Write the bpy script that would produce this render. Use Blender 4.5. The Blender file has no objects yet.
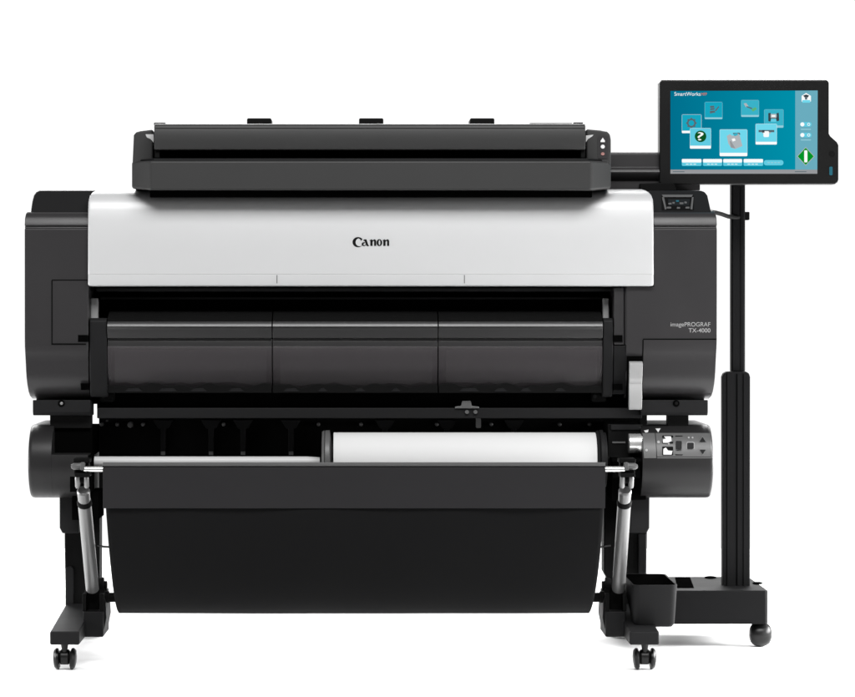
import bpy, bmesh, math, random
from mathutils import Vector, Matrix
random.seed(7)
sc = bpy.context.scene
COL = sc.collection
PI = math.pi

# ---------------------------------------------------------------- measuring aid
S, D, CX, HY = .0024, 6.5, 360.0, 300.0          # metres per pixel in the plane Y=0, camera distance
FW, FH = 855.0, 697.0
H = (670 - HY) * S * (D - .12) / D                # lens height above the floor
FWD = 0.                                          # how far a whole thing is measured in front of its own Y figures
def X(px, Y=0): return (px - CX) * S * (D + Y + FWD) / D
def Z(py, Y=0): return H - (py - HY) * S * (D + Y + FWD) / D
def P(px, py, Y=0): return Vector((X(px, Y), Y, Z(py, Y)))
def lin(*c): return tuple(((v / 255 + .055) / 1.055) ** 2.4 if v > 10 else v / 255 / 12.92 for v in c)

# ---------------------------------------------------------------- materials
def mat(name, col, rough=.5, metal=0., spec=.3, grain=0., gscale=1500., blotch=0., alpha=1., coat=0., brushed=0.):
    m = bpy.data.materials.new(name); m.use_nodes = True
    nt = m.node_tree; b = nt.nodes['Principled BSDF']
    if isinstance(col, (int, float)): col = (col, col, col)
    b.inputs['Base Color'].default_value = (*col, 1)
    b.inputs['Roughness'].default_value = rough
    b.inputs['Metallic'].default_value = metal
    b.inputs['Specular IOR Level'].default_value = spec
    b.inputs['Alpha'].default_value = alpha
    if coat: b.inputs['Coat Weight'].default_value = coat; b.inputs['Coat Roughness'].default_value = .12
    tc = nt.nodes.new('ShaderNodeTexCoord')
    if grain:
        n = nt.nodes.new('ShaderNodeTexNoise'); n.inputs['Scale'].default_value = gscale
        n.inputs['Detail'].default_value = 3
        bp = nt.nodes.new('ShaderNodeBump'); bp.inputs['Strength'].default_value = grain
        bp.inputs['Distance'].default_value = .0006
        nt.links.new(tc.outputs['Object'], n.inputs['Vector'])
        nt.links.new(n.outputs['Fac'], bp.inputs['Height'])
        nt.links.new(bp.outputs['Normal'], b.inputs['Normal'])
    if blotch or brushed:
        mp = nt.nodes.new('ShaderNodeMapping')
        mp.inputs['Scale'].default_value = (1, 1, 60) if brushed else (1, 1, 1)
        n2 = nt.nodes.new('ShaderNodeTexNoise'); n2.inputs['Scale'].default_value = 9.
        n2.inputs['Detail'].default_value = 5
        mr = nt.nodes.new('ShaderNodeMapRange')
        a = blotch or brushed
        mr.inputs['To Min'].default_value = max(0.02, rough - a); mr.inputs['To Max'].default_value = min(1, rough + a)
        nt.links.new(tc.outputs['Object'], mp.inputs['Vector'])
        nt.links.new(mp.outputs['Vector'], n2.inputs['Vector'])
        nt.links.new(n2.outputs['Fac'], mr.inputs['Value'])
        nt.links.new(mr.outputs['Result'], b.inputs['Roughness'])
    return m
def glow(name, col, strength=1.):
    m = bpy.data.materials.new(name); m.use_nodes = True
    nt = m.node_tree; nt.nodes.clear()
    e = nt.nodes.new('ShaderNodeEmission'); o = nt.nodes.new('ShaderNodeOutputMaterial')
    e.inputs['Color'].default_value = (*col, 1); e.inputs['Strength'].default_value = strength
    nt.links.new(e.outputs[0], o.inputs[0]); return m

M = dict(
    floor=mat('white_floor', .93, .75, spec=.1, grain=.05, gscale=60),
    studio=mat('grey_unseen_floor', .10, .7, spec=.2, grain=.1, gscale=40),  # for the unseen floor, kept dark to limit bounce
    charcoal=mat('charcoal_plastic', (.0215, .0206, .0215), .36, spec=.3, grain=.16, blotch=.06),
    dark=mat('dark_plastic', (.0098, .0098, .0102), .52, spec=.08, grain=.12, blotch=.06),
    drum=mat('drum_plastic', (.0125, .0122, .0125), .38, spec=.2, grain=.12, blotch=.06),
    stand=mat('stand_powder_coat', (.0052, .0052, .0055), .5, spec=.05, grain=.2, blotch=.05),
    gloss=mat('glossy_cover_plastic', (.016, .0156, .016), .36, spec=.55, grain=.03, blotch=.05),
    scan=mat('scanner_grey_plastic', (.026, .026, .026), .5, spec=.22, grain=.14, blotch=.05),
    black=mat('black_plastic', .004, .6, spec=.05, grain=.08),
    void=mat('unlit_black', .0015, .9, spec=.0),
    slit=mat('panel_gap_black', .002, .8, spec=.05),
    silver=mat('silver_painted_cover', (.447, .449, .452), .42, metal=.12, spec=.4, grain=.05, gscale=2500, blotch=.04),
    lever=mat('grey_lever_plastic', (.25, .25, .25), .45, spec=.3, grain=.03),
    alu=mat('brushed_aluminium', (.62, .62, .62), .33, metal=1., brushed=.1),
    pole=mat('satin_aluminium', (.20, .20, .20), .36, metal=.55, spec=.4, brushed=.08),
    rodm=mat('polished_rod', (.8, .8, .79), .25, metal=.8),
    paper=mat('white_paper', (.52, .52, .52), .7, spec=.2, grain=.05, gscale=800),
    fabric=mat('black_fabric', (.0045, .0045, .0047), .8, spec=.08, grain=.5, gscale=1100),
    flap=mat('charcoal_fabric', (.0165, .016, .017), .75, spec=.1, grain=.4, gscale=1100),
    window=mat('smoked_window', (.056, .051, .054), .3, spec=.3, blotch=.08, alpha=.5),
    screw=mat('screw_steel', (.12, .12, .12), .4, metal=.5),
    grey=mat('mid_grey_plastic', (.075, .075, .075), .42, spec=.35, grain=.05),
    pale=mat('pale_grey_plastic', (.42, .42, .42), .4, spec=.3),
    white=mat('white_marking', (.55, .55, .55), .5, spec=.2),
    grey_ink=mat('grey_marking', (.27, .27, .27), .5, spec=.2),
    ink=mat('black_lettering', .004, .5, spec=.1),
    bezel=mat('black_bezel_plastic', (.006, .006, .006), .3, spec=.2, grain=.04, blotch=.05),
    rubber=mat('black_rubber', .0035, .34, spec=.25),
    lcd=mat('lcd_glass', (.006, .008, .009), .12, spec=.5),
    teal=glow('lcd_teal', lin(60, 130, 150), .7),
    red=mat('red_button', (.26, .13, .12), .4),
)

# ---------------------------------------------------------------- mesh helpers
def loft(bm, loops, caps=True, closed=True):
    vs = [[bm.verts.new(p) for p in lp] for lp in loops]
    n = len(loops[0])
    for a, b in zip(vs, vs[1:]):
        for i in range(n if closed else n - 1):
            j = (i + 1) % n
            bm.faces.new((a[i], a[j], b[j], b[i]))
    if caps and closed:
        bm.faces.new(vs[0]); bm.faces.new(list(reversed(vs[-1])))
    return vs
def ev(f, *a): return f(*a) if callable(f) else f
def prism_y(bm, poly, yf, yb=None, thick=None):
    """outline measured in the front plane yf (or a surface yf(px,py)), carried straight back"""
    fr = []; bk = []
    for px, py in poly:
        y = ev(yf, px, py); p = P(px, py, y); fr.append(p)
        bk.append(Vector((p.x, yb if yb is not None else y + thick, p.z)))
    loft(bm, [fr, bk])
def box(bm, x0, y0, x1, y1, yf, yb): prism_y(bm, [(x0, y0), (x1, y0), (x1, y1), (x0, y1)], yf, yb)
def prism_x(bm, prof, x0, x1, yref=0., back=None, zcap=.1):
    """side profile [(Y, py)...], carried sideways from x0 to x1 (numbers or functions of py)"""
    L = [Vector((X(ev(x0, py), yref), Y, Z(py, min(Y, zcap)))) for Y, py in prof]
    R = [Vector((X(ev(x1, py), yref), Y, Z(py, min(Y, zcap)))) for Y, py in prof]
    loft(bm, [L, R])
def strip(bm, prof, x0, x1, off=.0008, yref=0., depth=.004):
    f = [(Y - off, py) for Y, py in prof]; b = [(Y + depth, py) for Y, py in reversed(prof)]
    prism_x(bm, f + b, x0, x1, yref)
def lathe(bm, p, axis, prof, seg=24):
    """prof: [(t along the axis, radius)...]"""
    axis = Vector(axis).normalized(); u = axis.orthogonal().normalized(); w = axis.cross(u)
    loft(bm, [[Vector(p) + axis * t + (u * math.cos(2*PI*k/seg) + w * math.sin(2*PI*k/seg)) * max(r, 1e-4) for k in range(seg)] for t, r in prof])
def cyl(bm, a, b, r, r2=None, seg=24):
    a, b = Vector(a), Vector(b); lathe(bm, a, b - a, [(0, r), ((b - a).length, r if r2 is None else r2)], seg)
def tube(bm, pts, r, seg=10):
    loops = []
    for i, p in enumerate(pts):
        t = (Vector(pts[min(i+1, len(pts)-1)]) - Vector(pts[max(i-1, 0)])).normalized()
        u = Vector((0, 0, 1)); u = (u - t * u.dot(t)); u = u.normalized() if u.length > .01 else t.orthogonal().normalized()
        w = t.cross(u); loops.append([Vector(p) + (u*math.cos(2*PI*k/seg) + w*math.sin(2*PI*k/seg))*r for k in range(seg)])
    loft(bm, loops)
def rrect(x0, y0, x1, y1, r, n=5, rs=None):
    rs = rs or (r, r, r, r)        # TL, TR, BR, BL
    pts = []
    for cx, cy, a0, rr in ((x0, y0, 180, rs[0]), (x1, y0, 270, rs[1]), (x1, y1, 0, rs[2]), (x0, y1, 90, rs[3])):
        sx = 1 if cx == x0 else -1; sy = 1 if cy == y0 else -1
        if rr <= 0: pts.append((cx, cy)); continue
        for k in range(n + 1):
            a = math.radians(a0 + 90 * k / n)
            pts.append((cx + sx*rr + rr*math.cos(a), cy + sy*rr + rr*math.sin(a)))
    return pts
def disc(cx, cy, rx, ry=None, n=20):
    ry = ry or rx
    return [(cx + rx*math.cos(2*PI*k/n), cy + ry*math.sin(2*PI*k/n)) for k in range(n)]
def NB(): return bmesh.new()

def top(o):
    while o.parent: o = o.parent
    return o
def obj(name, bm, m, parent=None, bevel=0., seg=2, smooth=35, loc=None, label=None):
    bmesh.ops.recalc_face_normals(bm, faces=bm.faces)
    org = top(parent).location.copy() if parent else Vector(loc or (0, 0, 0))
    bmesh.ops.translate(bm, verts=bm.verts, vec=-org)
    me = bpy.data.meshes.new(name); bm.to_mesh(me); bm.free()
    for mm in (m if isinstance(m, list) else [m]): me.materials.append(M[mm] if isinstance(mm, str) else mm)
    me.polygons.foreach_set('use_smooth', [True] * len(me.polygons))
    me.set_sharp_from_angle(angle=math.radians(smooth))
    o = bpy.data.objects.new(name, me); COL.objects.link(o)
    if parent: o.parent = parent
    else: o.location = org
    if bevel:
        b = o.modifiers.new('bevel', 'BEVEL'); b.width = bevel; b.segments = seg
        b.limit_method = 'ANGLE'; b.angle_limit = math.radians(38); b.harden_normals = True
        b.use_clamp_overlap = True
    if label: o['label'] = label
    return o
def thing(name, label, cat, loc):
    o = bpy.data.objects.new(name, None); COL.objects.link(o); o.location = loc
    o.empty_display_size = .1; o['label'] = label; o['category'] = cat
    return o
def text_into(bm, body, x0, x1, ybase, Y, hpx=None, mi=0, thick=.0004, bold=0.):
    """lettering set to run from px x0 to x1 on the baseline ybase, standing on the surface Y"""
    cu = bpy.data.curves.new('lettering', 'FONT'); cu.body = body; cu.size = 1; cu.offset = bold
    o = bpy.data.objects.new('lettering', cu); COL.objects.link(o)
    dg = bpy.context.evaluated_depsgraph_get(); dg.update()
    me = o.evaluated_get(dg).to_mesh()
    xs = [v.co.x for v in me.vertices]; ys = [v.co.y for v in me.vertices]
    k = (x1 - x0) / (max(xs) - min(xs)); ky = hpx / (max(ys) - min(ys)) if hpx else k
    vs = [bm.verts.new(P(x0 + (v.co.x - min(xs))*k, ybase - v.co.y*ky, ev(Y, 0, ybase - v.co.y*ky) - thick)) for v in me.vertices]
    for p in me.polygons:
        try:
            f = bm.faces.new([vs[i] for i in p.vertices]); f.material_index = mi
        except ValueError: pass
    o.evaluated_get(dg).to_mesh_clear(); bpy.data.objects.remove(o); bpy.data.curves.remove(cu)

# ---------------------------------------------------------------- setting
def sheet(name, x0, y0, x1, y1, z, m):
    bm = NB(); bm.faces.new([bm.verts.new(v) for v in ((x0, y0, z), (x1, y0, z), (x1, y1, z), (x0, y1, z))])
    o = obj(name, bm, m); o['kind'] = 'structure'; return o
sheet('floor', -6, -.95, 6, 3.0, 0, 'floor')                 # the white sweep the machine stands on
sheet('unseen_dark_floor', -9, -9, 9, 3.0, -.004, 'studio')       # unseen dark floor on the camera's side, added to cut bounced light

# ================================================================ PRINTER
pr = thing('wide_format_printer', 'wide charcoal floor-standing printer with silver front cover on wheeled legs', 'printer', (X(370), .25, 0))

# ---- chassis behind everything
bm = NB(); prism_x(bm, [(.13, 200), (.13, 318), (.10, 330), (.10, 404), (.5, 404), (.5, 205)], 60, 680)
obj('chassis', bm, 'void', pr)

# ---- side panels
PF = [(.055, 210.3), (.03, 211.2), (.013, 213.6), (.004, 218), (0, 225.3), (.005, 226.4), (.005, 227.8), (0, 229), (0, 287),
      (0, 338), (0, 343), (.0015, 348), (.005, 353), (.0088, 358), (.0105, 363), (.0112, 372), (.0135, 378), (.021, 385), (.036, 392), (.055, 396), (.095, 398.7)]
BK = [(.55, 398.7), (.55, 287), (.55, 206)]
bm = NB()
tl = lambda py: 24.6 + (max(0, py - 340) / 58) ** 2 * 2.6 + max(0, 216 - py) * .25
prism_x(bm, PF + BK, tl, 88.2)
lp = obj('side_panel', bm, 'charcoal', pr, bevel=.005, seg=3)
# right panel: an L that runs on under the silver cover
bm = NB()
tr = lambda py: 717 - (max(0, py - 340) / 58) ** 2 * 2.6 - max(0, 216 - py) * .25
def pt(x, q): return bm.verts.new(Vector((X(ev(x, q[1])), q[0], Z(q[1], min(q[0], .1)))))
full = PF + BK
A = [pt(653.6, q) for q in full]; B = [pt(tr, q) for q in full]
n = len(full); i287 = 8; j287 = n - 2
for i in range(n): bm.faces.new((A[i], A[(i+1) % n], B[(i+1) % n], B[i]))
bm.faces.new(list(reversed(B)))
bm.faces.new(A[:i287+1] + A[j287:])
C = {i: pt(626.2, full[i]) for i in range(i287, j287+1)}
for i in range(i287, j287): bm.faces.new((C[i], C[i+1], A[i+1], A[i]))
bm.faces.new((C[j287], C[i287], A[i287], A[j287]))
bm.faces.new([C[i] for i in range(i287, j287+1)])
rp = obj('side_panel', bm, 'charcoal', pr, bevel=.003, seg=3)
# panel gaps
bm = NB()
low = [q for q in PF if q[1] >= 338]
strip(bm, [(0, 338.6), (0, 339.8)], 643, 716.6)
strip(bm, [(0, 339.8)] + low[1:], 642.4, 643.6)
obj('panel_gap', bm, 'slit', rp)
bm = NB()
strip(bm, [(0, 279.6), (0, 280.5)], 51.8, 88); strip(bm, [(0, 280.5), (0, 343.6)], 51.4, 52.5); strip(bm, [(0, 343.4), (0, 344.8)], 51.4, 86)
obj('hatch_gap', bm, 'slit', lp)
bm = NB(); strip(bm, [(0, 335), (0, 342)], 78, 88.4)
obj('finger_notch', bm, 'void', lp)
bm = NB(); strip(bm, [(.016, 383.3), (.03, 390)], 80, 88.2, off=.006); obj('finger_notch', bm, 'void', lp)
# model lettering on the right panel
bm = NB(); text_into(bm, 'imagePROGRAF', 670.6, 710.4, 326.4, 0, hpx=5.6); text_into(bm, 'TX-4000', 688.6, 710.4, 332.4, 0, hpx=4.2, bold=.004)
obj('lettering', bm, 'grey_ink', rp)

# ---- top caps
slant = lambda px, py: .018 + (213.5 - py) * .0032
bm = NB(); prism_y(bm, [(30.4, 213.5), (32.0, 202), (33.6, 195.5), (36, 192), (39.5, 190.4), (97, 190.4), (97, 213.5)], slant, .55)
obj('top_cap', bm, 'dark', pr, bevel=.003)
bm = NB(); prism_y(bm, [(649, 213.5), (649, 190.6), (701, 190.6), (705, 192), (707.6, 195.5), (711.6, 213.5)], slant, .55)
rc = obj('top_cap', bm, 'dark', pr, bevel=.003)
sl = lambda o: (lambda px, py: slant(px, py) - o)
bm = NB(); prism_y(bm, rrect(661.5, 195.2, 694, 210.2, 1), sl(.0012), thick=.004)
cp = obj('control_panel', bm, 'black', rc)
bm = NB(); prism_y(bm, [(661.8, 194.6), (693, 194.6), (691.5, 197), (663.4, 197)], sl(.004), thick=.004)
obj('panel_rim', bm, 'grey', rc)
bm = NB(); prism_y(bm, [(662, 197), (664, 197), (666.6, 209), (665, 209.6)], sl(.003), thick=.003)
obj('panel_rim', bm, 'grey', rc)
bm = NB(); prism_y(bm, [(692, 197), (693.6, 197), (692.4, 209.6), (690.4, 209)], sl(.003), thick=.003)
obj('panel_rim', bm, 'grey', rc)
bm = NB(); prism_y(bm, [(668, 199), (690, 199), (689, 205.6), (668.6, 205.6)], sl(.0022), thick=.002)
obj('status_display', bm, 'lcd', rc)
for x, y, w in ((670, 203.6, 1.6), (673.5, 202.8, 1.2), (681.5, 203.2, 2), (685.5, 202.4, 1.3), (669, 207.6, 2.2), (687.5, 207.6, 2), (678.5, 207.8, 1.6)):
    bm = NB(); prism_y(bm, rrect(x-w, y-.9, x+w, y+.9, .5), sl(.0034), thick=.002); obj('key', bm, 'grey', rc)
bm = NB(); prism_y(bm, rrect(676, 200.2, 679, 201.6, .4), sl(.0034), thick=.001)
obj('status_light', bm, 'teal', rc)

# ---- silver cover
prof = [(.15, 188.6), (.10, 189.2), (.06, 190.2), (.03, 192.2), (.012, 195), (.002, 198.6), (-.005, 203), (-.0095, 210), (-.0122, 220), (-.0138, 230), (-.0145, 240),
        (-.0145, 250), (-.0145, 262), (-.0145, 274.1), (-.0136, 274.5), (-.0145, 274.9), (-.0145, 283.6), (-.0135, 285.3), (-.009, 286.1), (.0, 286.3)]
bk = [(.15, 286.3)]
def coverloop(x, t):
    r, rb = 9., 2.6
    lo = 188.8 + (r - math.sqrt(max(0, r*r - (r - t)**2)) if t < r else 0) * 1.4
    hi = 286.3 - (rb - math.sqrt(max(0, rb*rb - (rb - t)**2)) if t < rb else 0)
    back = .002 * (1 - t/2) ** 2 if t < 2 else 0
    return [Vector((X(x, 0), Y + back, Z(min(max(py, lo), hi), min(Y, .1)))) for Y, py in prof + bk]
ts = [0, .25, .7, 1.3, 2, 3, 4.2, 5.6, 7.2, 9]
cols = [(88.6 + t, t) for t in ts] + [(x, 20) for x in range(120, 640, 40)] + [(653.0 - t, t) for t in reversed(ts)]
bm = NB(); loft(bm, [coverloop(x, t) for x, t in cols])
cov = obj('front_cover', bm, 'silver', pr, smooth=40)
for x in (277.2, 464.2):
    bm = NB(); strip(bm, [(-.0145, 275), (-.0145, 283.4)], x-.35, x+.35, off=.0005, yref=0); obj('cover_tick', bm, 'grey', cov)
# wordmark: drawn letter by letter
bm = NB()
ly = -.0145
def glyph(pts, o=.0005): prism_y(bm, pts, ly - o, thick=.0006)
def arc(cx, cy, rx, ry, a0, a1, n=18): return [(cx + rx*math.cos(math.radians(a0 + (a1-a0)*k/n)), cy - ry*math.sin(math.radians(a0 + (a1-a0)*k/n))) for k in range(n+1)]
glyph(arc(358.0, 242.1, 5.5, 5.1, 36, 322) + arc(359.5, 242.2, 3.9, 4.0, 312, 56))                  # C
glyph([(359.4, 237.3), (362.6, 238.9), (361.0, 241.0), (360.4, 239.4), (358.8, 238.3)], .0007)                        # its pointed serif
def stem(x, w, y0, y1, flag=1.0): glyph([(x - flag, y0 + 1.2), (x + w*.6, y0), (x + w, y0 + .7), (x + w, y1), (x, y1), (x, y0 + 1.7)], .0007)
glyph([(363.0, 240.4), (364.4, 239.3), (366.5, 239.3), (368.2, 244.6), (369.0, 245.5), (368.8, 246.1), (366.9, 246.1), (365.7, 244.0), (364.8, 241.2)], .0007)   # a: heavy slanted stem
glyph(arc(363.9, 244.1, 2.3, 2.0, 60, 360, 14) + arc(364.5, 244.2, 1.0, 1.0, 340, 80, 10), .0006)     # a: bowl
for x in (370.3, 383.3):                                                                              # n, n
    stem(x, 2.3, 239.2, 245.9)
    glyph([(x+2.1, 240.7), (x+3.2, 239.6), (x+4.4, 239.2), (x+5.5, 239.9), (x+5.9, 241.3), (x+5.9, 245.9), (x+3.8, 245.9), (x+3.8, 241.2), (x+3.3, 240.8), (x+2.1, 241.8)], .0007)
glyph(arc(379.35, 242.6, 2.85, 3.5, 90, 450-1, 24) + arc(379.5, 242.6, .85, 2.5, 449, 91, 20), .0007)  # o
obj('wordmark', bm, 'ink', cov)

# ---- delivery opening under the cover
for q in ((96, 288, 614, 291.5, .04, .10), (100, 297, 604, 299.5, .08, .12)):
    bm = NB(); box(bm, *q); obj('slot_lip', bm, 'dark', pr, bevel=.002)
for a, b in ((90.2, 98.2), (602.8, 609.2)):
    bm = NB(); box(bm, a, 298, b, 320, .05, .07); obj('cover_strut', bm, 'lever', pr, bevel=.004)
for a, b in ((89.3, 106.6), (603.4, 613.4)):
    bm = NB(); prism_x(bm, [(.012, 318), (.004, 321), (.003, 345), (.006, 370), (.016, 390), (.03, 397), (.12, 397), (.12, 318)], a, b)
    obj('inner_column', bm, 'dark', pr, bevel=.003)
# three hinged sections of the roll cover, each with a smoked window
xs = [106.8, 272.2, 438.2, 603.2]
for a, b in zip(xs, xs[1:]):
    bm = NB()
    prism_x(bm, [(.03, 321), (.004, 321.2), (.0015, 321.8), (-.0040, 325.8), (-.0044, 327), (-.0025, 327.8), (-.0012, 329.6), (.003, 337), (.004, 338),
                 (.012, 338.8), (.012, 340.6), (.008, 341.2), (.008, 346), (.016, 347), (.05, 347), (.12, 346), (.12, 321)], a + .55, b - .55)
    rc_ = obj('roll_cover', bm, 'gloss', pr, bevel=.0005)
    bm = NB(); prism_x(bm, [(.12, 309), (.05, 312), (.02, 316), (.0045, 320.9), (.12, 320.9)], a + .55, b - .55); obj('shaded_cover_top', bm, 'black', rc_)  # black stands in for the shade on this tilted top
    bm = NB()
    prism_x(bm, [(.008, 346.2), (.006, 349), (.0065, 358), (.009, 366), (.016, 374), (.030, 382), (.040, 388), (.046, 388), (.035, 382), (.021, 374), (.014, 366), (.0115, 358), (.011, 350), (.014, 346.2)], a + .55, b - .55)
    obj('window', bm, 'window', rc_, smooth=50)
    bm = NB()                                               # paper guide seen through the window
    k = 14; lo = [(a + 8 + (b - a - 14) * i / k, 384.5 + random.uniform(-2.6, 1.6)) for i in range(k + 1)]
    prism_y(bm, [(b - 6, 350), (a + 8, 350)] + lo, .05, .06)
    obj('paper_guide', bm, 'grey', rc_)
    bm = NB()                                               # lower lip of the window with its uneven upper edge
    pts_ = []; x0 = a + .6
    while x0 < b - .6:
        pts_.append((x0, 385.2 + 1.5 * math.sin(x0 * .11) + 1.1 * math.sin(x0 * .23 + 1) + random.uniform(-.5, .5))); x0 += 4
    prism_y(bm, [(a + .6, 393)] + pts_ + [(b - .6, 386), (b - .6, 393)], .024, .045)
    lip_ = obj('window_lip', bm, 'black', rc_, bevel=.0012)
    for i in range(4):
        x0 = a + 10 + i*(b - a - 26)/4 + random.uniform(0, 12); x1 = x0 + random.uniform(9, 20)
        bm = NB(); prism_y(bm, [(x0, 391.6), (x0 + 3, 388.6), (x1 - 4, 388.0), (x1, 391.6)], .0225, .03); obj('guide_foot', bm, 'dark', lip_)
# right inner wall, slots, lever
bm = NB(); prism_x(bm, [(.003, 288), (.003, 344.6), (.12, 344.6), (.12, 288)], 614.2, 623.9); obj('inner_wall', bm, 'charcoal', pr, bevel=.0012)
bm = NB(); box(bm, 624.6, 288, 628, 344.6, .005, .08); obj('inner_wall', bm, 'charcoal', pr, bevel=.0012)
bm = NB(); prism_x(bm, [(.006, 345.4), (.008, 366), (.018, 382), (.034, 394), (.12, 396), (.12, 345.4)], 614.0, 627.6)
iw = obj('inner_wall', bm, 'dark', pr, bevel=.0015)
bm = NB(); box(bm, 613.6, 335.2, 622.6, 342, .0005, .01); obj('finger_notch', bm, 'void', pr)
bm = NB(); box(bm, 613.6, 384, 622.6, 390.2, .008, .03); obj('finger_notch', bm, 'void', pr)
bm = NB(); box(bm, 627.4, 356.2, 642.6, 399, -.0012, .04)
obj('lever_slot', bm, 'void', pr)
bm = NB()
prism_x(bm, [(-.010, 361.2), (-.021, 363.2), (-.0222, 366), (-.0205, 374), (-.0150, 383.2), (-.0142, 383.8), (-.0155, 384.5), (-.0225, 397), (-.0235, 403), (-.020, 408.4), (-.014, 410), (-.006, 406), (-.006, 362)],
        lambda py: 628.6 - .012*(py-361), lambda py: 642.0 - .022*(py-361))
obj('lever', bm, 'lever', pr, bevel=.0025, seg=3)
# lower beam, end blocks, bits
bm = NB(); box(bm, 97, 408, 642, 418.4, .05, .3)
lb = obj('lower_beam', bm, 'dark', pr, bevel=.002)
bm = NB(); box(bm, 97, 392, 628, 409, .085, .3); obj('beam_recess', bm, 'void', lb)
bm = NB(); prism_y(bm, [(455, 406.8), (461, 406), (462.4, 401), (470.5, 401), (472, 406), (479, 406.8), (479, 408.4), (455, 408.4)], .045, .06)
obj('carriage_catch', bm, 'screw', lb, bevel=.0006)
for x in (467, 475.5):
    bm = NB(); prism_y(bm, disc(x, 412, 2.0, 1.9, 14), .044, .055); obj('screw', bm, 'screw', lb)
bm = NB(); prism_y(bm, rrect(476, 418.0, 481, 428, 1), .10, .12); obj('carriage_stop', bm, 'screw', lb)
for a, b, m_, sx in ((31.2, 89, 'alu', 61.3), (642, 709.6, 'black', 676.2)):
    bm = NB(); prism_x(bm, [(.03, 400), (.03, 412), (.036, 415.4), (.12, 415.4), (.12, 397.4), (.101, 397.4), (.1, 400)], a, b)
    eb = obj('end_block', bm, 'dark', pr, bevel=.002)
    bm = NB(); prism_y(bm, disc(sx, 403.4, 3.4), .0285, thick=.004); obj('screw_recess', bm, 'void', eb)
    bm = NB(); lathe(bm, P(sx + .2, 403.4, .026), (0, 1, 0), [(0, .001), (.0005, .0036), (.003, .0042)], 16); obj('screw', bm, m_, eb)
for x0 in ((100, 388, 114, 402), (592, 390, 606, 402)):
    bm = NB(); prism_y(bm, rrect(*x0, 2), .055, .08); hk = obj('hinge_bracket', bm, 'black', pr)
    bm = NB(); prism_y(bm, disc((x0[0]+x0[2])/2 - 4, 396.4, 2), .052, .06); obj('screw', bm, 'dark', hk)
for a, b in ((50, 91), (668, 688.5), (640, 647)):
    bm = NB(); box(bm, a, 414, b, 428, .06, .10); obj('joint_block', bm, 'black', pr)

# ---- roll unit
Yc, zc, Rd = .083, Z(462, .04), 37.2 * S
def dprof(ya=None):
    pts = []
    for k in range(29):
        a = math.radians(90 + 180 * k / 28)          # from the top round the front to the bottom
        pts.append((Yc + Rd * math.cos(a), zc + Rd * math.sin(a)))
    return pts
def drumY(px, py):
    y = 0.
    for _ in range(6):
        z = Z(py, y) - zc; y = Yc - math.sqrt(max(1e-6, Rd*Rd - z*z))
    return y
def drum(bm, x0, x1, clip=None, rl=0., rr=0., k=1.):
    pts = dprof()
    pts = [(.30, zc + Rd)] + pts + [(.30, zc - Rd)]
    if clip is not None:
        pts = [(y, min(z, clip)) for y, z in pts]
        q = []
        for p in pts:
            if not q or (Vector(p) - Vector(q[-1])).length > 1e-5: q.append(p)
        pts = q
    def ring(x, g): return [Vector((X(x, 0), max(Yc + (y - Yc) * g, -1) if y < .29 else y, zc + (z - zc) * g)) for y, z in pts]
    loops = []
    if rl: loops += [ring(x0, 1 - .04), ring(x0 + rl*.25, 1 - .016), ring(x0 + rl*.6, 1 - .004)]
    loops += [ring(x0 + rl, 1), ring(x1 - rr, 1)]
    if rr: loops += [ring(x1 - rr*.6, 1 - .004), ring(x1 - rr*.25, 1 - .016), ring(x1, 1 - .04)]
    loft(bm, loops)
bm = NB(); drum(bm, 28.2, 51.4, rl=4)
d1 = obj('end_drum', bm, 'drum', pr, smooth=50)
bm = NB(); drum(bm, 51.5, 88, clip=Z(454.6, 0)); obj('drum_shell', bm, 'drum', d1, smooth=50)
bm = NB(); box(bm, 51.6, 428, 92, 456, .07, .3); obj('drum_recess', bm, 'void', d1)
bm = NB(); drum(bm, 642.5, 713.2, rr=4)
d2 = obj('end_drum', bm, 'drum', pr, smooth=50)
def dpatch(bm, poly, off=.0012): prism_y(bm, poly, lambda px, py: drumY(px, py) - off, thick=.004)
def dband(bm, x0, x1, y0, y1, off, n=8):
    strip(bm, [(drumY(0, y0 + (y1-y0)*k/n), y0 + (y1-y0)*k/n) for k in range(n+1)], x0, x1, off)
bm = NB(); dband(bm, 643.6, 656, 433, 458.2, .0012); obj('knob_ring', bm, 'grey', d2)
bm = NB(); dband(bm, 656.8, 711.2, 433, 456.6, .0012); op = obj('operation_panel', bm, 'grey', d2)
bm = NB(); dband(bm, 656.8, 711.4, 457.2, 458.4, .0016, 2); obj('panel_trim', bm, 'screw', d2)
bm = NB(); dband(bm, 710.9, 711.9, 433, 458.2, .0016); obj('panel_trim', bm, 'screw', d2)
for q in ([(664, 436.4), (671, 436.4), (671.6, 441), (668, 442.8), (663, 442.8), (663, 439.5), (666, 438.6)],
          [(663.4, 449), (666, 447.6), (668, 450.5), (672.4, 451), (671.6, 454.6), (663.4, 454.6)],
          [(644, 430.6), (648.6, 429.6), (648, 432.2), (645.4, 432.6)], [(655.6, 428.6), (660.6, 428.4), (658.2, 432.4)]):
    bm = NB(); dpatch(bm, q, .003); obj('pictogram', bm, 'white', d2)
for x, y, r in ((658.6, 442, 1.4), (646.6, 450.2, 1.3), (688.8, 437.6, .9), (692.6, 437.6, .9), (668.8, 443.8, .9)):
    bm = NB(); dpatch(bm, disc(x, y, r, n=12), .003); obj('indicator_dot', bm, 'grey_ink', d2)
for q in ((662.2, 435.4, 673.2, 443.6, .8), (662.2, 446.6, 673.2, 455.4, .8), (675.2, 435.6, 682.6, 455.4, .6)):
    bm = NB(); dpatch(bm, rrect(*q), .0018); obj('switch_well', bm, 'black', d2)
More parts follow.
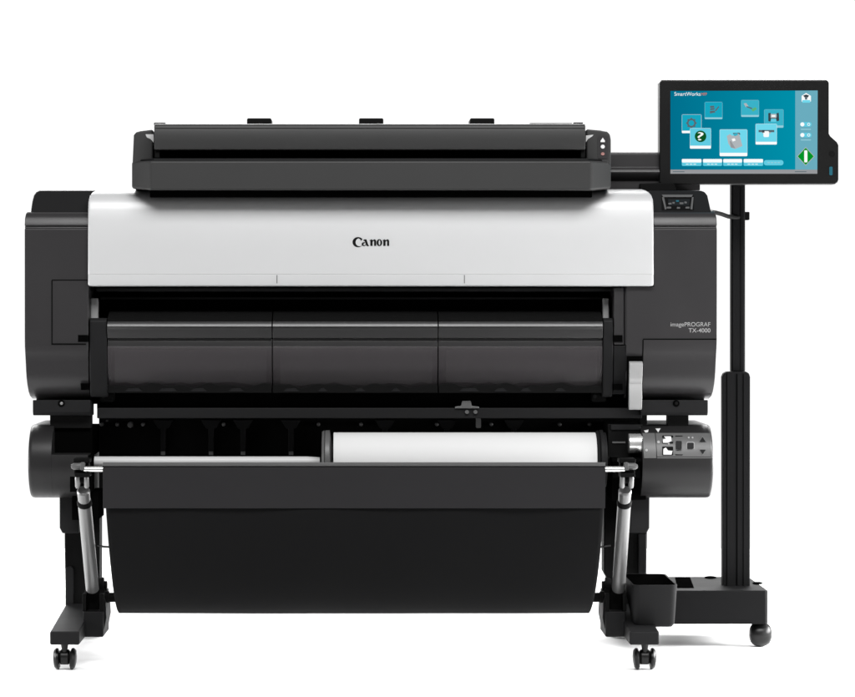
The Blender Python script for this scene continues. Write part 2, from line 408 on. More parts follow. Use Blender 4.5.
bm = NB(); dpatch(bm, rrect(676, 441, 681.8, 449.2, .8), .008); obj('switch', bm, 'dark', d2, bevel=.0008)
for q, q2 in ((rrect(687.2, 442.6, 693.8, 448.8, 1), rrect(686.6, 442, 694.4, 449.4, 1.2)), ([(699.6, 441.6), (702.6, 437), (705.6, 441.6)], [(698.6, 442.2), (702.6, 435.8), (706.6, 442.2)]),
              ([(699.8, 449.6), (705.8, 449.6), (702.8, 454.2)], [(698.8, 449), (706.8, 449), (702.8, 455.4)])):
    bm = NB(); dpatch(bm, q, .004); bt = obj('push_button', bm, 'dark', d2)
    bm = NB(); dpatch(bm, q2, .0024); obj('button_surround', bm, 'screw', d2)
# mounting wall behind the roll, brackets, screws
bm = NB(); box(bm, 99, 417, 642, 500, .19, .3); bp_ = obj('back_wall', bm, 'black', pr)
for x in (163, 211, 243, 291, 385, 447, 514):
    bm = NB(); prism_y(bm, [(x-10, 420), (x+10, 420), (x+5, 428.4), (x+2.6, 429), (x+2.6, 455), (x-2.6, 455), (x-2.6, 429), (x-5, 428.4)], .165, .19); stay = obj('paper_stay', bm, 'dark', pr, bevel=.001)
    if x < 300: bm = NB(); box(bm, x-2.2, 451.6, x+2.2, 455, .16, .17); obj('stay_tip', bm, 'screw', stay)
for x in (101.2, 117, 142.6, 223.5, 318.5, 361, 437, 491.5, 560, 590):
    bm = NB(); lathe(bm, P(x, 424.6, .158), (0, 1, 0), [(0, .001), (.001, .0040), (.004, .0046), (.03, .0046)], 12); obj('screw', bm, 'screw', pr)
bm = NB(); lathe(bm, P(130, 425, .156), (0, 1, 0), [(0, .001), (.001, .007), (.03, .008)], 8); obj('screw', bm, 'screw', pr)
bm = NB(); lathe(bm, P(106, 421.3, .156), (0, 1, 0), [(0, .001), (.03, .003)], 8)
obj('screw', bm, 'screw', pr)
bm = NB(); box(bm, 607.8, 424, 642.5, 458, .05, .28)
hb = obj('spindle_housing', bm, 'black', pr, bevel=.002)
bm = NB(); box(bm, 611, 424.8, 640.6, 430, .045, .06); obj('housing_lip', bm, 'dark', hb, bevel=.0015)
bm = NB(); lathe(bm, P(628.4, 443.6, .035), (1, 0, 0), [(0, .022), (.001, .024), (.0325, .024), (.0335, .022)], 32)
obj('drive_knob', bm, 'rodm', pr)
bm = NB(); box(bm, 612.4, 441.6, 625.4, 443.2, .047, .06); obj('spindle_mark', bm, 'screw', hb)
for q in ((612, 458.4, 641, 461.6, -.012, .06), (612.6, 461.7, 640, 478, .0, .06), (612, 478.1, 646, 500, .05, .2), (70, 456, 92, 491.8, .0, .06), (72, 492, 98, 520, .05, .2)):
    bm = NB(); box(bm, *q); obj('pole_backplate', bm, 'void', pr)

# ---- legs, feet, casters
def leg(mx, mirror):
    """mx maps the left leg's pixel column to this leg's"""
    def bx(bm, a, y0, b, y1, yf, yb): a, b = sorted((mx(a), mx(b))); box(bm, a, y0, b, y1, yf, yb)
    ix, ox = (105.2, 62.2) if mirror else (99.6, 64.8)
    bm = NB()
    prism_y(bm, [(mx(x), y) for x, y in [(ox - .6, 500), (ix, 496), (ix, 572), (min(ix, 101), 580), (min(ix, 101), 612), (ox + 1, 612), (ox, 560)]], .20, .27)
    lg = obj('leg', bm, 'black', pr, bevel=.003)
    bm = NB(); prism_y(bm, [(mx(x), y) for x, y in [(59.4, 488), (79, 488), (79, 533.4), (62.4, 533.4), (59.6, 528)]], .08, .3)
    obj('leg_bracket', bm, 'dark', lg, bevel=.003)
    bm = NB(); prism_y(bm, [(mx(x), y) for x, y in ([(62.6, 534), (70.6, 534), (70.6, 610), (63.4, 610)] if mirror else [(65.4, 568), (71, 566), (73.5, 570), (73.5, 606), (68, 609), (65.4, 606)])], .194, .21)
    obj('leg_strip', bm, 'dark', lg, bevel=.002)
    # foot
    Yf = -.15
    a, b = X(mx(49.8), Yf), X(mx(79.4), Yf)
    z0, z1 = Z(645, Yf), Z(631.6, Yf)
    pr_ = [(Yf, z0), (Yf, z1), (Yf + .02, z1 + .001), (.20, z1 + .026), (.36, z1 + .026), (.52, z1), (.52, z0)]
    bm = NB(); loft(bm, [[Vector((a, y, z)) for y, z in pr_], [Vector((b, y, z)) for y, z in pr_]])
    obj('foot', bm, 'dark', lg, bevel=.004, seg=3)
    # socket that takes the basket pole
    bm = NB(); bx(bm, 83, 611.6, 103.4, 637.2, -.015, .13); so_ = obj('pole_socket', bm, 'dark', lg, bevel=.003)
    bm = NB(); prism_y(bm, [(mx(x), y) for x, y in [(103.6, 596), (105.6, 604), (106.4, 618), (103.6, 632)]], .0, .12); obj('socket_flange', bm, 'dark', lg)
    for q in ((82.4, 594, 86, 611.4, -.012, .12), (99.6, 594, 103.6, 611.4, -.012, .12), (86.1, 588, 99.5, 611.4, .03, .12)):
        bm = NB(); bx(bm, *q); obj('socket_cheek', bm, 'black', lg, bevel=.0012)
    sg = -1 if mirror else 1
    for q, pf in (((98, 586, .04), [(0, .018), (.010, .021), (.014, .021), (.015, .012), (.022, .012)]), ((100, 597, .03), [(0, .022), (.012, .022), (.013, .014), (.022, .014)]),
                  ((103, 618, .03), [(0, .014), (.008, .013), (.009, .004)])):
        bm = NB(); lathe(bm, P(mx(q[0]), q[1], q[2]), (sg, 0, 0), pf, 20); obj('socket_knob', bm, 'black', lg)
    return lg
leg(lambda x: x, False)
leg(lambda x: 709 - x, True)
bm = NB(); cyl(bm, P(104, 597.4, .03), P(605, 597.4, .03), .0115); obj('cross_bar', bm, 'black', pr)

def caster(x, y, r=.0258):
    bm = NB(); lathe(bm, (x, y, r + .035), (0, 0, 1), [(-.02, .0065), (-.01, .007), (.0, .009), (.006, .011), (.0155, .011)], 20)
    c = obj('caster', bm, 'rubber', pr)
    bm = NB(); lathe(bm, (x - .012, y + .006, r + .004), (1, 0, 0), [(0, .015), (.004, .018), (.02, .018), (.024, .015)], 24); obj('hub', bm, 'rubber', c)
    for s in (-1, 1):
        bm = NB()
        lathe(bm, (x + s*.0125, y + .008, r), (s, 0, -.06), [(0, .019), (.002, r - .0015), (.006, r - .0003), (.009, r - .002), (.0125, r*.78), (.0145, r*.4), (.015, .001)], 36)
        obj('wheel', bm, 'rubber', c)
Yf = -.12
for px in (64.6, 644.8):
    caster(X(px, Yf), Yf); caster(X(px, Yf), .5)

# ================================================================ PAPER ROLL
ax = Z(459.6, .06); yr = .06
rollc = (X(465, .0), yr, ax)
ro = thing('paper_roll', 'white roll of paper on a light spindle under the printer body', 'paper roll', rollc)
bm = NB(); rr = 27.4 * S
lathe(bm, (X(333.2, 0), yr, ax), (1, 0, 0), [(0, .026), (0.0002, rr - .001), (.001, rr), (X(597.4) - X(333.2) - .001, rr), (X(597.4) - X(333.2), rr - .001), (X(597.4) - X(333.2)+.0002, .026)], 64)
obj('paper', bm, 'paper', ro)
bm = NB(); lathe(bm, (X(88.4, .06), yr, Z(461.4, .06)), (1, 0, 0), [(0, .012), (X(322) - X(88.4) - .03, .012), (X(322) - X(88.4), .010)], 32)
obj('spindle', bm, 'pale', ro)
bm = NB(); lathe(bm, (X(596, .06), yr, Z(459, .06)), (1, 0, 0), [(0, .012), (X(632) - X(596), .012)], 32); obj('spindle', bm, 'black', ro)
bm = NB(); lathe(bm, (X(321.4, 0), yr, ax), (1, 0, 0), [(0, .05), (.001, .068), (.006, .071), (.0075, .068), (.009, .071), (.019, .071), (.0205, .066), (.026, .03)], 48)
obj('flange', bm, 'grey', ro)
bm = NB(); lathe(bm, (X(597.8, 0), yr, ax), (1, 0, 0), [(0, .03), (.0005, .068), (.005, .071), (.0065, .068), (.009, .072), (.0165, .072), (.018, .066), (.0235, .066), (.024, .04)], 48)
obj('flange', bm, 'dark', ro)

# ================================================================ CATCH BASKET
cb = thing('catch_basket', 'black fabric paper basket slung from a rod between two silver poles', 'basket', (X(354), -.1, 0))
Yt = -.24
bm = NB(); cyl(bm, P(84, 469.2, Yt), P(624.6, 469.2, Yt), .0066); obj('rod', bm, 'rodm', cb)
# flap folded over the rod
fp = [(-.236, 466.4), (-.2385, 463.8), (-.243, 462.4), (-.2475, 462.8), (-.2505, 465), (-.2515, 468), (-.2505, 476), (-.249, 492), (-.2485, 508.2), (-.2455, 508.4), (-.246, 492), (-.247, 478), (-.246, 474.5), (-.24, 474)]
def floop(x):
    w = .0012 * math.sin(x*.045) + .0008 * math.sin(x*.021 + 1)
    return [Vector((X(x, Yt), y + w * max(0, (py - 470) / 40), Z(py, y))) for y, py in fp]
bm = NB(); loft(bm, [floop(103.2 + (605 - 103.2) * k / 60) for k in range(61)])
obj('flap', bm, 'flap', cb, smooth=60)
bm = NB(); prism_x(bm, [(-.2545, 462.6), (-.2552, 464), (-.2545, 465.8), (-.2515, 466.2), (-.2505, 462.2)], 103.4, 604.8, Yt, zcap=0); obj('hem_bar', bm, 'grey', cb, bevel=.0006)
# hanging cloth
fr = [(-.2425, 500, 105.4, 604.0), (-.2415, 508, 105.8, 603.4), (-.236, 525, 107.0, 602.4), (-.222, 545, 108.4, 601.0), (-.197, 565, 110.2, 599.0), (-.16, 585, 112.4, 596.4), (-.118, 600, 114.6, 593.8), (-.075, 608.5, 116.4, 591.4), (-.03, 612.6, 118.4, 589.4), (.02, 613.4, 120, 588), (.07, 611, 122, 586), (.13, 602, 124, 584), (.19, 586, 126, 582), (.235, 565, 128, 580)]
def cl(t):
    out = []
    for i, (y, py, a, b) in enumerate(fr):
        k = math.sin(PI * min(1, i / 10)); x = a + (b - a) * t
        w = (.0035 * math.sin(t*9.3 + i*.25) + .002 * math.sin(t*23 + i*.5)) * k
        sag = .0025 * math.sin(PI*t) * k
        out.append(Vector((X(x, y), y + w, Z(py, y) - sag)))
    return out
bm = NB()
NT = 60
vs = [[bm.verts.new(p) for p in cl(k / NT)] for k in range(NT + 1)]
for a, b in zip(vs, vs[1:]):
    for i in range(len(fr) - 1): bm.faces.new((a[i], a[i+1], b[i+1], b[i]))
clo = obj('cloth', bm, 'fabric', cb, smooth=70)
ss = clo.modifiers.new('soft', 'SUBSURF'); ss.levels = 1; ss.render_levels = 1
so = clo.modifiers.new('thick', 'SOLIDIFY'); so.thickness = .002; so.offset = 0
def basket_arm(top_px, bot_px, sg):
    pa, pb = P(top_px, 504, -.175), P(bot_px, 589, .015)
    d = (pa - pb).normalized()
    bm = NB(); cyl(bm, pb, pa, .0158, seg=32)
    po = obj('pole', bm, 'pole', cb)
    bm = NB(); lathe(bm, pa - d*.002, d, [(0, .015), (.001, .0172), (.009, .0178), (.014, .016), (.0145, .012)], 28); obj('collar', bm, 'black', po)
    bm = NB(); lathe(bm, pa + d*.012, d, [(0, .0145), (.02, .0148), (.03, .0155), (.034, .013), (.0345, .006)], 28)
    kn = obj('knuckle', bm, 'pole', po, bevel=.001)
    k = P(top_px - sg*2.2, 481, -.225)
    for s in (-1, 1):
        bm = NB(); lathe(bm, k + Vector((s*.0105, -.004, -.016)), (0, -.3, 1), [(0, .004), (.004, .0058), (.026, .0058), (.033, .003)], 16); obj('prong', bm, 'pole', po)
    c = P(top_px - sg*2.5, 481, -.225)
    bm = NB(); lathe(bm, c + Vector((-.007, .006, .006)), (1, 0, 0), [(0, .010), (.002, .012), (.012, .012), (.014, .010)], 20); obj('pivot', bm, 'black', po)
    x0, x1 = sorted((top_px - sg*11.5, top_px + sg*5))
    for q, a, b in ((rrect(x0, 458.6, x1, 463, 1), -.236, -.19), (rrect(x0 + 1, 463, x1 - 1, 478, 1.5), -.226, -.19), (rrect(x0 + 1.5, 473.4, x1 - .5, 477.4, 1), -.246, -.19)):
        bm = NB(); prism_y(bm, q, a, b); obj('clamp', bm, 'black', po, bevel=.0015)
    bm = NB(); x0 = top_px - sg*13.5
    lathe(bm, P(x0, 466.4, -.235), (sg, 0, 0), [(0, .004), (.006, .008), (.028, .0085), (.032, .0065)], 20); obj('rod_end', bm, 'grey', po)
    bm = NB(); prism_y(bm, rrect(min(top_px - sg*4.4, top_px), 462.4, max(top_px - sg*4.4, top_px), 470.4, 1.2), -.247, -.225); obj('rod_clip', bm, 'grey', po, bevel=.001)
    return po
basket_arm(84.6, 92.4, 1)
basket_arm(624.2, 618.6, -1)
for q in ([P(98, 545.8, .1), P(101, 546.2, .0), P(104, 546.8, -.1), P(109.5, 547, -.2)], [P(610, 545.8, .1), P(606, 546.2, .0), P(603, 546.8, -.1), P(600, 547, -.2)]):
    bm = NB(); tube(bm, q, .0022); obj('stay_cord', bm, 'black', cb)

# ================================================================ SCANNER
FWD = -.045
scn = thing('sheet_scanner', 'long low grey sheet-feed scanner resting on top of the printer', 'scanner', (X(371), .15, Z(191.5, .1)))
Ys = -.035
def plan(bm, pts, z0, z1):
    loft(bm, [[Vector((x, y, z)) for (x, y), z in zip(pts, zz)] for zz in (z0, z1)])
pl = [(X(150, Ys), Ys), (X(591.5, Ys), Ys), (X(611, .03), .03), (X(611, .03), .30), (X(132, .03), .30), (X(132, .03), .03)]
zt, zb = Z(160.6, Ys), Z(190.4, Ys); zt2 = Z(161.4, .03); ze = Z(188.4, .03)
bm = NB(); plan(bm, pl, [zb, zb, ze, ze, ze, ze], [zt, zt, zt2, zt2, zt2, zt2])
sb = obj('scanner_base', bm, 'scan', scn, bevel=.0055, seg=3)
bm = NB(); z1 = zt + .006
pl2 = [(X(153, Ys), Ys + .008), (X(588.5, Ys), Ys + .008), (X(608.5, .03), .04), (X(608.5, .03), .29), (X(134.5, .03), .29), (X(134.5, .03), .04)]
plan(bm, pl2, [zt - .004]*6, [z1]*6); obj('feed_ledge', bm, 'dark', sb, bevel=.003)
bm = NB(); box(bm, 150, 190.2, 592, 197, .02, .28); obj('scanner_shadow_foot', bm, 'void', sb)  # foot block, blackened for the shadow under the scanner
bm = NB(); box(bm, 150, 146, 590, 159.5, .025, .28); obj('feed_slot', bm, 'void', scn)
bm = NB(); prism_x(bm, [(-.030, 149.4), (-.033, 147), (-.036, 130), (-.0345, 128.6), (-.0375, 128), (-.036, 126), (-.030, 124.4), (-.018, 123.8), (.2, 123.8), (.25, 130), (.25, 149.4)], 154.2, 585.4, Ys, zcap=-.0)
lid = obj('scanner_lid', bm, 'scan', scn, bevel=.0016)
for q in ((154, 122.6, 165, 124.8, .0, .05), (530, 123, 572, 124.6, .03, .08), (574, 122.4, 583, 125, .0, .05)):
    bm = NB(); box(bm, *q); obj('lid_trim', bm, 'black', lid)
for a, b in ((154.8, 159.6), (580.8, 585)):
    bm = NB(); box(bm, a, 147, b, 158, -.02, .03); obj('lid_hinge', bm, 'black', lid, bevel=.002)
for x in (259.2, 371.2, 482.2):
    bm = NB(); prism_y(bm, rrect(x - 12.2, 118.2, x + 12.2, 126, 1.5), .12, .2); obj('paper_tab', bm, 'black', lid)
bm = NB(); prism_y(bm, [(132.4, 164), (132.6, 158), (133.6, 135), (136, 132), (140, 131), (152.8, 129.4), (152.8, 164)], .02, .28)
ec = obj('end_cap', bm, 'scan', scn, bevel=.004, seg=3)
bm = NB(); prism_y(bm, [(145.5, 134.2), (153.6, 134.2), (153.6, 142.4), (150.5, 139), (147, 137.4)], .0185, .03); obj('latch', bm, 'pale', ec)
bm = NB(); prism_y(bm, [(586.4, 164), (586.4, 129), (600, 130.2), (607, 131.4), (610, 134), (611, 140), (611, 164)], .02, .28)
ec = obj('end_cap', bm, 'scan', scn, bevel=.004, seg=3)
bm = NB(); prism_y(bm, [(586, 135.5), (593.6, 134.6), (592, 136.4), (588, 139), (586, 142)], .0185, .03); obj('latch', bm, 'pale', ec)
bm = NB(); prism_y(bm, rrect(597.8, 136, 608, 158.6, 1.2), .0185, .03); obj('button_strip', bm, 'charcoal', ec)
bm = NB(); prism_y(bm, [(602.8, 137.6), (604.9, 140.6), (604.9, 142), (600.7, 142), (600.7, 140.6)], .0165, .02); obj('button', bm, 'white', ec)
bm = NB(); prism_y(bm, disc(602.8, 146.6, 2, n=16), .0165, .02); obj('button', bm, 'white', ec)
bm = NB(); prism_y(bm, disc(602.8, 153.8, 1.8, 1.6, n=16), .0165, .02); obj('button', bm, 'red', ec)
# side arm that carries the scanner's far end past the display
bm = NB(); prism_x(bm, [(.270, 152.2), (.262, 154), (.262, 167.4), (.250, 169.4), (.247, 172), (.250, 174.4), (.270, 181), (.270, 190.4), (.38, 190.4), (.38, 152.2)], 604, 700.6, .26, zcap=.27)
obj('side_arm', bm, 'charcoal', scn, bevel=.0015)
bm = NB(); prism_y(bm, [(640, 183.4), (674, 182.4), (677, 190.8), (640, 191.4)], .235, .262); obj('arm_bracket', bm, 'black', scn, bevel=.002)

scn.location.y += FWD; FWD = 0.
# ================================================================ TOUCHSCREEN STAND
Yb = .27
ts_ = thing('touchscreen_stand', 'black pole stand beside the printer carrying a lit touchscreen', 'display stand', (X(738, .42), .42, 0))
zt, zb = Z(590.6, Yb), Z(624.4, Yb)
bm = NB()
pts = [(X(655, Yb), Yb), (X(766, Yb), Yb), (X(768.6, Yb), Yb + .012), (X(768.6, Yb), .60), (X(764, Yb), .61), (X(655, Yb), .61)]
plan(bm, pts, [zb]*6, [zt]*6)
ba = obj('base', bm, 'stand', ts_, bevel=.004, seg=3)
def flat(bm, poly, z, th=.002):
    loft(bm, [[Vector((x, y, z)) for x, y in poly], [Vector((x, y, z + th)) for x, y in poly]])
def topxy(px, py):          # point of the base's top seen at a pixel
    y = (H - zt) / ((py - HY) * S) * D - D
    return X(px, y), y
for q in ([(677, 588.2), (694, 588.2), (690, 577.6), (675, 577.6)], disc(710.5, 577.8, 6, 1.3), disc(757.5, 583.6, 5, 1.3)):
    bm = NB(); flat(bm, [topxy(*p) for p in q], zt + .0008, .0006); obj('cable_opening', bm, 'void', ba)
Yk = .42
bm = NB()
prism_y(bm, [(722.6, 588), (722.4, 377), (724, 373.4), (727, 371.6), (746, 371.6), (749, 373.4), (750.2, 377), (750, 588)], Yk - .035, Yk - .005)
lc = obj('column', bm, 'stand', ts_, bevel=.002)
for x, w in ((727, .7), (737, 1.2), (743.4, .7)):
    bm = NB(); box(bm, x - w/2, 374, x + w/2, 586, Yk - .0362, Yk - .034); obj('groove', bm, 'void', lc)
bm = NB(); box(bm, 731.4, 150, 745.4, 372.6, Yk - .017, Yk + .017)
up = obj('pole', bm, 'stand', ts_, bevel=.005, seg=3)
bm = NB(); box(bm, 740.4, 186, 741.1, 371, Yk - .0178, Yk - .015); obj('groove', bm, 'slit', up)
bm = NB(); prism_y(bm, rrect(744.6, 211.8, 749.6, 220, 1), Yk - .012, Yk + .012); obj('cable_clip', bm, 'black', ts_, bevel=.001)
# caster of the stand
def ball_caster(x, y):
    r = .0315
    bm = NB(); lathe(bm, (x, y, r*2), (0, 0, 1), [(-.01, .012), (zb - 2*r, .018)], 20); c = obj('caster', bm, 'black', ts_)
    bm = NB(); lathe(bm, (x - .028, y, r), (1, 0, 0), [(0, .004)] + [(.028 - .028*math.cos(PI*k/12), r*math.sin(PI*k/12)**.62) for k in range(1, 12)] + [(.056, .004)], 36)
    obj('wheel', bm, 'rubber', c)
ycs = Yb + .04
ball_caster(X(760.4, ycs), ycs)

# ---- display
Yd = .20
zd = Yd + .045
bm = NB()
outl = rrect(659.6, 79.8, 829, 184.2, 3, rs=(3.2, 3.6, 0, 3.2))
outl = [q for q in outl if not (q[0] > 828 and q[1] > 183)]
i = max(k for k, q in enumerate(outl) if q[0] > 828.5 and q[1] < 100)
outl[i+1:i+1] = [(829, 133.6), (830.4, 136), (837, 142), (838.6, 145), (838.6, 179.6), (837.6, 182.4), (835.4, 184.2)]
prism_y(bm, outl, Yd, zd)
dis = obj('display', bm, 'bezel', ts_, bevel=.003, seg=3)
bm = NB(); box(bm, 715, 105, 762, 165, Yd + .04, Yk - .01); obj('display_mount', bm, 'black', dis)
# what the screen shows: one mesh, many colours
SC = [('sea', (0, 124, 152)), ('sidebar', (106, 172, 190)), ('taskbar', (150, 152, 155)), ('tile_deep', (22, 166, 192)), ('tile_mid', (58, 178, 200)), ('tile_light', (98, 204, 226)),
      ('tile_bright', (112, 216, 236)), ('white', (250, 252, 252)), ('green', (0, 148, 40)), ('dark_green', (10, 84, 34)), ('glyph_grey', (88, 104, 112)), ('soft_grey', (176, 182, 186)), ('line', (150, 205, 218)), ('sea_right', (0, 137, 163)), ('leaf', (92, 178, 120)), ('orange', (214, 120, 80)), ('charcoal', (58, 66, 72))]
smats = [glow('screen_' + n_, lin(*c)) for n_, c in SC]; SI = {n_: k for k, (n_, c) in enumerate(SC)}
g_ = smats[SI['sea']].node_tree; em_ = g_.nodes['Emission']            # the picture's own left-to-right fade
t_ = g_.nodes.new('ShaderNodeTexCoord'); x_ = g_.nodes.new('ShaderNodeSeparateXYZ'); r_ = g_.nodes.new('ShaderNodeMapRange'); c_ = g_.nodes.new('ShaderNodeMix'); c_.data_type = 'RGBA'
r_.inputs['From Min'].default_value = X(672, Yd) - ts_.location.x; r_.inputs['From Max'].default_value = X(800, Yd) - ts_.location.x
c_.inputs['A'].default_value = (*lin(0, 112, 142), 1); c_.inputs['B'].default_value = (*lin(0, 144, 170), 1)
g_.links.new(t_.outputs['Object'], x_.inputs[0]); g_.links.new(x_.outputs['X'], r_.inputs['Value']); g_.links.new(r_.outputs[0], c_.inputs['Factor']); g_.links.new(c_.outputs['Result'], em_.inputs['Color'])
bm = NB(); lay = [0]
def up_(n_, poly, raw=False, lv=None):
    if not raw: poly = [(665 + x / 5.344, 85 + y / 5.344) for x, y in poly]
    lay[0] += 1
    y = Yd - .0006 - .00006 * lay[0]
    f = bm.faces.new([bm.verts.new(P(px, py, y)) for px, py in poly]); f.material_index = SI[n_]
    f.normal_update()
    if f.normal.y > 0: f.normal_flip()
def txt(body, x0, x1, yb_, h, n_):
    lay[0] += 1
    text_into(bm, body, 665 + x0/5.344, 665 + x1/5.344, 85 + yb_/5.344, Yd, hpx=h/5.344, mi=SI[n_], thick=.0006 + .00006*lay[0])
def rr(n_, x0, y0, x1, y1, r=4): up_(n_, rrect(x0, y0, x1, y1, r))
def R_(n_, x0, y0, x1, y1): up_(n_, [(x0, y0), (x1, y0), (x1, y1), (x0, y1)])
up_('sea', [(29, 31), (816, 29), (814, 474), (29, 474)])
up_('sidebar', [(696, 30), (816, 29), (814, 452), (696, 452)])
R_('taskbar', 29, 452, 814, 474)
txt('SmartWorks', 50, 190, 57, 20, 'white'); txt('MFP', 194, 224, 56, 15, 'orange')
def tile(c, x0, y0, x1, y1, foot='white', fh=13):
    rr(foot, x0, y0, x1, y1, 5); R_(c, x0 + 1, y0 + 1, x1 - 1, y1 - fh)
tile('tile_deep', 90, 157, 195, 257)
def ring(n_, inner, cx, cy, r0, r1): up_(n_, [(cx + r*.0 + x - cx, y) for r in (0,) for x, y in disc(cx, cy, r0, n=24)]); up_(inner, disc(cx, cy, r1, n=24))
for k in range(8):
    a = k * PI / 4; cx, cy = 141 + 24*math.cos(a), 203 + 24*math.sin(a); up_('glyph_grey', disc(cx, cy, 5, n=8))
ring('glyph_grey', 'tile_deep', 141, 203, 24, 15)
tile('tile_deep', 212, 90, 307, 182, 'line', 9)
for q in ([(240, 112), (262, 110), (264, 120), (242, 122)], [(244, 124), (268, 122), (262, 132), (240, 134)], [(266, 136), (286, 112), (290, 117), (272, 140)], [(240, 138), (264, 136), (270, 146), (240, 152)]): up_('glyph_grey', q)
tile('tile_mid', 407, 80, 502, 170, 'line', 10)
up_('soft_grey', [(420, 98), (434, 96), (446, 112), (432, 118)]); up_('glyph_grey', [(434, 112), (466, 122), (464, 129), (436, 118)]); up_('leaf', [(460, 130), (482, 118), (492, 128), (470, 142)])
tile('tile_mid', 530, 130, 633, 228, 'line', 12)
up_('charcoal', [(552, 150), (564, 148), (566, 168), (598, 168), (596, 150), (608, 148), (610, 190), (598, 194), (594, 184), (566, 186), (562, 196), (552, 192)])
rr('soft_grey', 564, 154, 596, 176, 4); R_('tile_light', 566, 180, 594, 196); R_('white', 570, 160, 590, 170)
tile('tile_light', 133, 230, 246, 340, 'white', 16)
up_('dark_green', disc(190, 274, 31, n=28)); txt('?', 174, 206, 295, 44, 'white')
tile('tile_bright', 292, 237, 440, 380, 'white', 18)
up_('glyph_grey', [(362, 256), (398, 254), (404, 264), (368, 270)])
up_('soft_grey', [(330, 272), (346, 262), (360, 272), (372, 266), (392, 258), (400, 272), (414, 326), (374, 342), (352, 334), (338, 312)])
up_('tile_mid', [(364, 262), (384, 256), (392, 266), (372, 274)]); up_('white', [(356, 288), (372, 284), (378, 296), (362, 302)]); up_('taskbar', [(346, 300), (352, 298), (376, 338), (352, 334)])
tile('tile_bright', 484, 207, 598, 318, 'white', 15)
R_('glyph_grey', 500, 240, 584, 252); R_('soft_grey', 518, 252, 566, 258); rr('white', 526, 246, 556, 278, 6); R_('charcoal', 520, 240, 532, 254)
for x0, x1 in ((90, 195), (203, 305), (311, 412), (420, 524)):
    rr('tile_light', x0, 395, x1, 432, 6); rr('white', x0, 395, x1, 414, 5)
    for k in range(3): R_('white', x0 + 22 + k*20, 421, x0 + 36 + k*20, 424.5)
rr('tile_light', 528, 401, 633, 429, 13)
for k in range(4): R_('line', 548 + k*18, 412, 560 + k*18, 417)
R_('glyph_grey', 42, 461, 104, 465); R_('glyph_grey', 694, 461, 756, 465)
up_('white', [(754, 42), (780, 58), (780, 88), (730, 88), (730, 58)]); R_('tile_bright', 734, 80, 776, 94)
up_('charcoal', [(738, 56), (754, 50), (770, 56), (764, 66), (746, 66)]); rr('glyph_grey', 748, 62, 760, 78, 3)
for y in (210, 267):
    rr('tile_light', 722, y - 12, 783, y + 12, 11); up_('white', disc(734, y, 11, n=20)); up_('white', disc(768, y, 8, n=16)); up_('tile_light', disc(768, y, 5, n=16)); R_('line', 726, y + 24, 780, y + 29)
up_('soft_grey', [(752, 331), (799, 381), (752, 431), (705, 381)]); up_('green', [(752, 335), (795, 381), (752, 427), (709, 381)]); rr('white', 744, 349, 761, 413, 4)
scr = obj('screen', bm, smats, dis)
bm = NB(); prism_y(bm, rrect(829.4, 166.6, 832.6, 175.2, 1), Yd - .001, Yd + .002); obj('power_key', bm, 'teal', dis)
bm = NB(); prism_y(bm, disc(832, 154, 3, n=20), Yd - .0008, Yd + .002); obj('speaker', bm, 'black', dis)

# ================================================================ BIN and CABLE
Yq = -.08
bi = thing('storage_bin', 'small open black bin hanging between the right leg and the stand base', 'bin', (X(655, Yq), Yq + .09, Z(628, Yq)))
z0, z1 = Z(627.6, Yq), Z(585.2, Yq)
def ringp(x0, x1, y0, y1, z, r):
    pts = []
    for cx, cy, a0 in ((x0 + r, y0 + r, 180), (x1 - r, y0 + r, 270), (x1 - r, y1 - r, 0), (x0 + r, y1 - r, 90)):
        for k in range(6): a = math.radians(a0 + 18*k); pts.append(Vector((cx + r*math.cos(a), cy + r*math.sin(a), z)))
    return pts
xa, xb, xa2, xb2 = X(632.6, Yq), X(678, Yq), X(634.6, Yq), X(675.6, Yq)
yb_ = Yq + .27
bm = NB()
loops = [ringp(xa2 + .006, xb2 - .006, Yq + .012, Yq + .06, z0, .012), ringp(xa2, xb2, Yq + .006, Yq + .08, z0 + .008, .016), ringp(xa, xb, Yq, yb_, z1, .018),
         ringp(xa + .004, xb - .004, Yq + .004, yb_ - .004, z1, .015), ringp(xa2 + .005, xb2 - .005, Yq + .011, Yq + .074, z0 + .012, .012)]
loft(bm, loops); obj('bin_shell', bm, 'dark', bi, smooth=50)
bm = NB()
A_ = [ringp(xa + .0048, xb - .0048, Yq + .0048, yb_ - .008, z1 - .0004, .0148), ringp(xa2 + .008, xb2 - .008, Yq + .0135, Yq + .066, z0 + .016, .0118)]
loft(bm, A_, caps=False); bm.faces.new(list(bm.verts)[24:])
lin_ = obj('bin_inner_shade', bm, 'void', bi); sm_ = lin_.modifiers.new('thick', 'SOLIDIFY'); sm_.thickness = .0006; sm_.offset = 1  # black sleeve added to put the shade inside the bin
bm = NB(); tube(bm, [P(708, 211.5, .2), P(716, 212.6, .24), P(722, 214.2, .3), P(728, 216.4, .37), P(736, 217.4, .4), P(745, 216.6, .42)], .0055)
o = obj('cable', bm, 'black', None, loc=P(722, 214, .3)); o['label'] = 'short black cable running from the printer side to the pole'; o['category'] = 'cable'

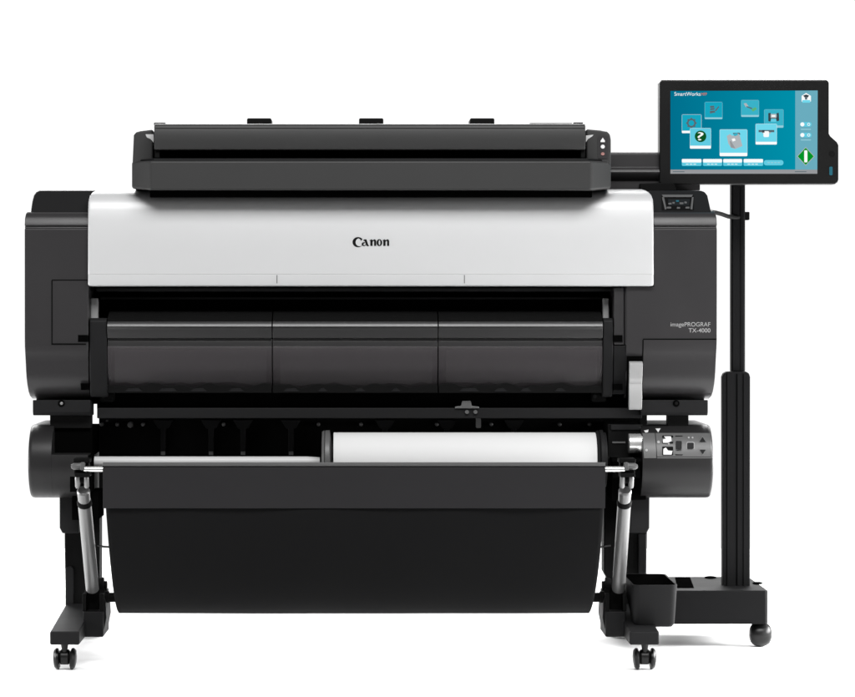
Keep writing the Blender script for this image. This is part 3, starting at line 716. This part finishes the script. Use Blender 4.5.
# ---------------------------------------------------------------- light: a white studio, darker behind the lens
w = bpy.data.worlds.new('World'); sc.world = w; w.use_nodes = True
nt = w.node_tree; bg = nt.nodes['Background']
tc = nt.nodes.new('ShaderNodeTexCoord'); sx_ = nt.nodes.new('ShaderNodeSeparateXYZ'); mr = nt.nodes.new('ShaderNodeMapRange')
mr.interpolation_type = 'SMOOTHSTEP'
mr.inputs['From Min'].default_value = .4; mr.inputs['From Max'].default_value = .8
mr.inputs['To Min'].default_value = .16; mr.inputs['To Max'].default_value = 1.06
nt.links.new(tc.outputs['Generated'], sx_.inputs[0]); nt.links.new(sx_.outputs['Y'], mr.inputs['Value'])
bg.inputs[0].default_value = (1, 1, 1, 1); nt.links.new(mr.outputs['Result'], bg.inputs[1])
def area(name, loc, target, sx, sy, power):
    l = bpy.data.lights.new(name, 'AREA'); l.shape = 'RECTANGLE'; l.size = sx; l.size_y = sy; l.energy = power
    o = bpy.data.objects.new(name, l); COL.objects.link(o); o.location = loc
    o.rotation_euler = (Vector(target) - Vector(loc)).to_track_quat('-Z', 'Y').to_euler(); return o
area('key_softbox', (.45, -3.2, 3.9), (.1, 0, .5), 4.2, 1.3, 330)
area('back_floor_fill', (0, 3.2, 2.6), (.2, .0, 0), 6, 1.3, 275)  # added fill from behind, lightens the floor under the machine
area('floor_shadow_fill', (2.0, .15, .5), (.6, .1, 0), 1.2, .5, 74)  # added low fill, lifts the floor shadow under the stand base
area('floor_shadow_fill', (1.9, -1.3, .5), (.9, .0, 0), .9, .5, 9)  # added weak fill for the floor in front of the stand
area('floor_shadow_fill', (-2.1, -.15, .5), (0, -.15, 0), 1.2, .5, 30)  # added low fill for floor shadow on the left

# ---------------------------------------------------------------- camera
c = bpy.data.cameras.new('camera'); cam = bpy.data.objects.new('camera', c); COL.objects.link(cam)
cam.location = (0, -D, H); cam.rotation_euler = (PI/2, 0, 0)
c.sensor_width = 36; c.sensor_fit = 'HORIZONTAL'; c.lens = 36 * D / (FW * S)
c.shift_x = (FW/2 - CX) / FW; c.shift_y = -(FH/2 - HY) / FW
c.clip_start = .1; c.clip_end = 500
sc.camera = cam
sc.view_settings.view_transform = 'Standard'; sc.view_settings.look = 'None'; sc.view_settings.exposure = 0; sc.view_settings.gamma = 1
sc.view_settings.use_curve_mapping = False
sc.cycles.use_denoising = True
sc.cycles.max_bounces = 8
